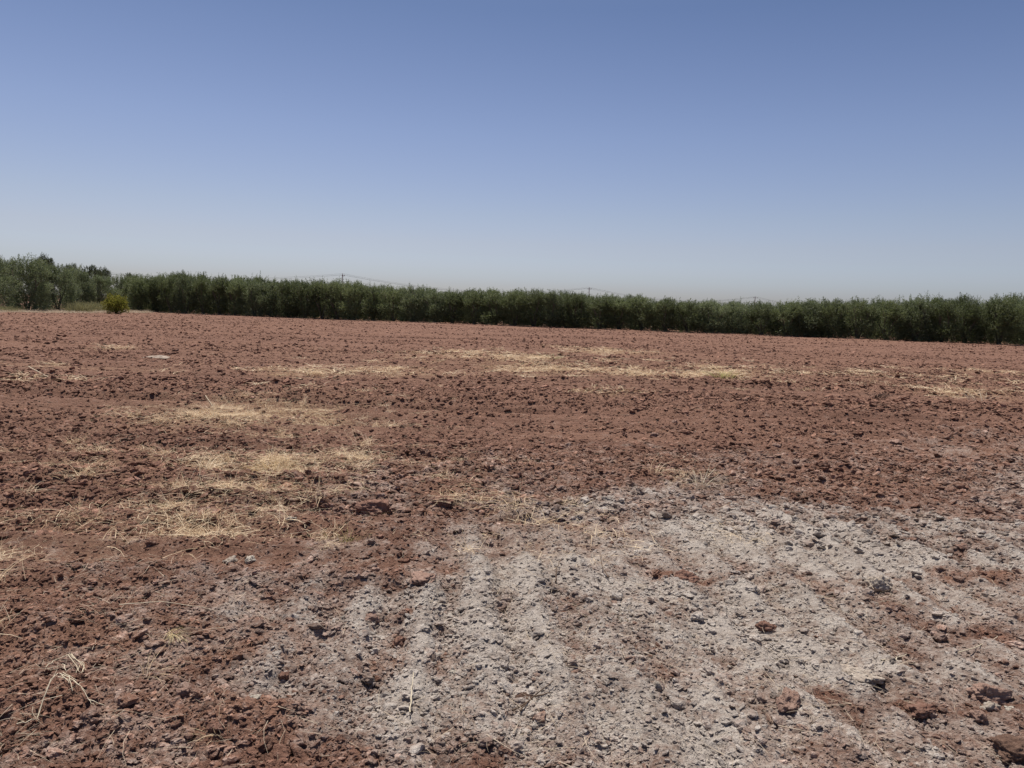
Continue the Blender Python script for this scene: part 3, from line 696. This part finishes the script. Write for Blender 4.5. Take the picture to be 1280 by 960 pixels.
def at_tree(px, d, top, pr, H0, sw, label, group, name='olive_tree', cat='olive tree'):
    v = ray(px, horizon_y(px)); k = d / v.y; x, y = v.x * k, d
    vt = ray(px, top); H = CAM_H + vt.z / vt.y * d
    return tree(name, x, y, pr, sw, H / H0, label, group, cat)
GL = 'large silvery olive trees at the left'
LB = [(-70, 62, 318, 0, 1.1, 'broad silvery olive tree outside the left edge of the photo'),
      (-14, 64, 320, 1, 1.1, 'broad silvery olive tree cut by the left edge of the photo'),
      (34, 67, 320, 2, 1.05, 'tallest broad silvery olive tree at the left, second from the edge'),
      (72, 72, 330, 3, .95, 'broad silvery olive with branches to the ground, left of the weeds'),
      (100, 80, 337, 0, .85, 'silvery olive tree behind the weeds, between tall olives and round bush'),
      (128, 86, 343, 1, .8, 'silvery olive tree directly left behind the round yellow-green bush'),
      (150, 92, 344, 2, .8, 'silvery olive tree directly behind the round yellow-green bush'),
      (172, 94, 343, 3, .75, 'silvery olive tree just right behind the round yellow-green bush'),
      (10, 76, 322, 3, 1.0, 'silvery olive tree in the back, between the two leftmost front ones'),
      (56, 84, 327, 0, 1.0, 'silvery olive tree in the back, above the gap right of the tallest'),
      (92, 95, 333, 2, 1.0, 'silvery olive tree in the back, its top right of the dark tree')]
for px, d, top, k, sw, lab in LB: at_tree(px, d, top, BIG[k], 4.75, sw, lab, GL)
GD = 'darker trees showing over the olives at left'
for px, d, top, k, lab in [(57, 108, 318, 0, 'dark rounded tree top rising behind the tallest silvery olive'),
                           (115, 120, 330, 1, 'dark tree top behind the olives, left above the round bush'),
                           (130, 128, 334, 0, 'dark tree top behind the olives, directly up left of bush'),
                           (163, 150, 340, 1, 'small dark pointed tree top right above the round bush'),
                           (88, 118, 328, 1, 'dark tree top behind silvery olives, between two other dark tops')]:
    at_tree(px, d, top, DARK[k], 5.5, 1.0, lab, GD, 'dark_tree', 'tree')

# round yellow-green bush
def bush(px, py, w, h, mat, label):
    gx, gy = G(px, py); rg = np.random.default_rng(5)
    n = 5200; dv = rg.normal(0, 1, (n, 3)); dv /= np.linalg.norm(dv, axis=1)[:, None]
    lump = 1 + .22 * np.sin(dv[:, 0] * 5 + 1) * np.sin(dv[:, 2] * 4 + .5) + .16 * np.sin(dv[:, 1] * 7 + dv[:, 0] * 8) + .10 * np.sin(dv[:, 0] * 13 + dv[:, 2] * 11)
    rr = rg.random(n) ** .35 * lump
    C = dv * rr[:, None] * np.array([w / 2, w / 2, h / 2]); C[:, 2] += h * .48; C[:, 2] = np.abs(C[:, 2])
    ld = dv * .6 + rg.normal(0, .5, (n, 3)) + np.array([0, 0, .5]); ld /= np.linalg.norm(ld, axis=1)[:, None]
    sd = np.cross(ld, rg.normal(0, 1, (n, 3))); sd /= np.linalg.norm(sd, axis=1)[:, None]
    L = .12 * rg.uniform(.6, 1.3, n)[:, None]
    V = np.stack([C, C + ld * L * .5 + sd * L * .28, C + ld * L, C + ld * L * .5 - sd * L * .28], 1).reshape(-1, 3)
    r = empty('bush', (gx, gy, hz(gx, gy))); tag(r, label, 'bush')
    link('foliage', np_mesh('foliage', V, np.arange(len(V)).reshape(-1, 4), mat), r)
    t = TB()
    for k in range(9):
        a = k * .7; t.tube([(0, 0, -.05), (math.cos(a) * w * .15, math.sin(a) * w * .15, h * .4), (math.cos(a) * w * .32, math.sin(a) * w * .32, h * .75)], [.03, .02, .008], 5)
    link('stem', t.mesh('stem', M_BARK), r)
bush(145, 392.5, 2.0, 1.75, M_BUSH, 'round yellow-green bush at the field edge left, before the olives')

# dry verge with weeds under the left trees
VG = [straw_clump('verge_%d' % k, 130 + k, 30, M_DULL, .25, .2, .5, .016, 1.4) for k in range(4)]
VW = [straw_clump('verge_weed_%d' % k, 140 + k, 34, M_WEED, .25, .35, .8, .03, 2.6) for k in range(4)]
def strip(n, pa, pb, d0, d1, seed):
    rg = np.random.default_rng(seed); px = rg.uniform(pa, pb, n); d = rg.uniform(d0, d1, n)
    base = np.array([G(q, 391.0)[1] for q in px]); y = base + d; x = (px - 640) / FPX * y
    return x, y
x, y = strip(2600, -120, 190, -1.2, 9, 1); put_points('verge_grass', VG, x, y, RNG.uniform(.4, .9, len(x)), 'strip of pale dry grass along the field edge under the left trees')
x, y = strip(420, 88, 134, 1.5, 9, 2); put_points('tall_weeds', VW, x, y, RNG.uniform(.35, 1.6, len(x)), 'tall grey-green weeds between the silvery olives and the round bush')
x, y = strip(420, -60, 24, .5, 6, 3); put_points('edge_weeds', VW, x, y, RNG.uniform(.5, .9, len(x)), 'low green weeds at the foot of the leftmost olives')
# dry grass and low suckers at the foot of the front row
n = 1500; x = RNG.uniform(-42, 50, n); y = row_front(x) + RNG.uniform(-.6, 2.5, n); k = fbm(x * .25, y * .1, 88, 3) > .0
put_points('orchard_edge_grass', VG + VW[:1], x[k], y[k], RNG.uniform(.25, .55, k.sum()), 'low dry grass along the foot of the front olive row')

# ------------------------------------------------------------------ power line behind the orchard
POLE_H = 9.0
PX = [(-111, 144), (-44, 190), (23.5, 236), (91, 282), (158.5, 328)]
PLAB = ['power pole outside the left edge of the photo, carrying the wires in',
        'faint far pole whose tip just shows over the olives, left of centre',
        'clear grey power pole standing behind the olives, right of centre',
        'very faint pole tip above the olives in the right half',
        'power pole hidden behind the olives in the right half']
dirv = Vector((67.5, 46, 0)).normalized(); crs = Vector((-dirv.y, dirv.x, 0)); ang = math.atan2(crs.y, crs.x)
def box_mesh(name, sx, sy, sz, mat, taper=1.0):
    bm = bmesh.new(); bmesh.ops.create_cube(bm, size=1)
    for v in bm.verts:
        k = taper if v.co.z > 0 else 1; v.co = Vector((v.co.x * sx * k, v.co.y * sy * k, (v.co.z + .5) * sz))
    bmesh.ops.bevel(bm, geom=bm.edges[:], offset=min(sx, sy, sz) * .12, segments=1, affect='EDGES')
    me = bpy.data.meshes.new(name); bm.to_mesh(me); bm.free(); me.materials.append(mat); return me
pm = box_mesh('pole', .34, .26, POLE_H, M_CONC, .62); am = box_mesh('crossarm', 1.9, .12, .12, M_STEEL)
tb = TB(); tb.tube([(0, 0, 0), (0, 0, .07), (0, 0, .08), (0, 0, .13), (0, 0, .14), (0, 0, .22)], [.05, .05, .085, .085, .05, .045], 8); im = tb.mesh('insulator', M_PORC)
tips = []
for (x, y), lab in zip(PX, PLAB):
    r = empty('power_pole', (x, y, 0), ang); tag(r, lab, 'power pole', 'poles of the power line behind the orchard')
    link('mast', pm, r, (0, 0, 0)); link('crossarm', am, r, (0, -.17, POLE_H - .45))
    for s in (-.85, 0, .85): link('insulator', im, r, (s, -.17, POLE_H - .33) if s else (0, 0, POLE_H))
    tips.append([Vector((x, y, 0)) + crs * s + Vector((0, 0, POLE_H - .11 if s else POLE_H + .2)) for s in (-.85, 0, .85)])
WL = ['left', 'middle', 'right']
for k in range(len(PX) - 1):
    seg = ['from the left edge to the faint far pole', 'from the faint far pole to the clear grey pole', 'from the clear grey pole to the next faint pole', 'on the rightmost stretch behind the olives'][k]
    for s in range(3):
        a, b = tips[k][s], tips[k + 1][s]; t = TB(); pts = []
        sag = 2.8
        for q in range(25):
            f = q / 24; p = a.lerp(b, f); p.z -= 4 * sag * f * (1 - f); pts.append(p - a)
        t.tube(pts, [.015] * 25, 5)
        o = link('power_wire', t.mesh('power_wire', M_CABLE), None, a)
        tag(o, '%s power wire sagging %s' % (['nearer', 'topmost middle', 'farther'][s], seg), 'wire', 'wires of the power line')
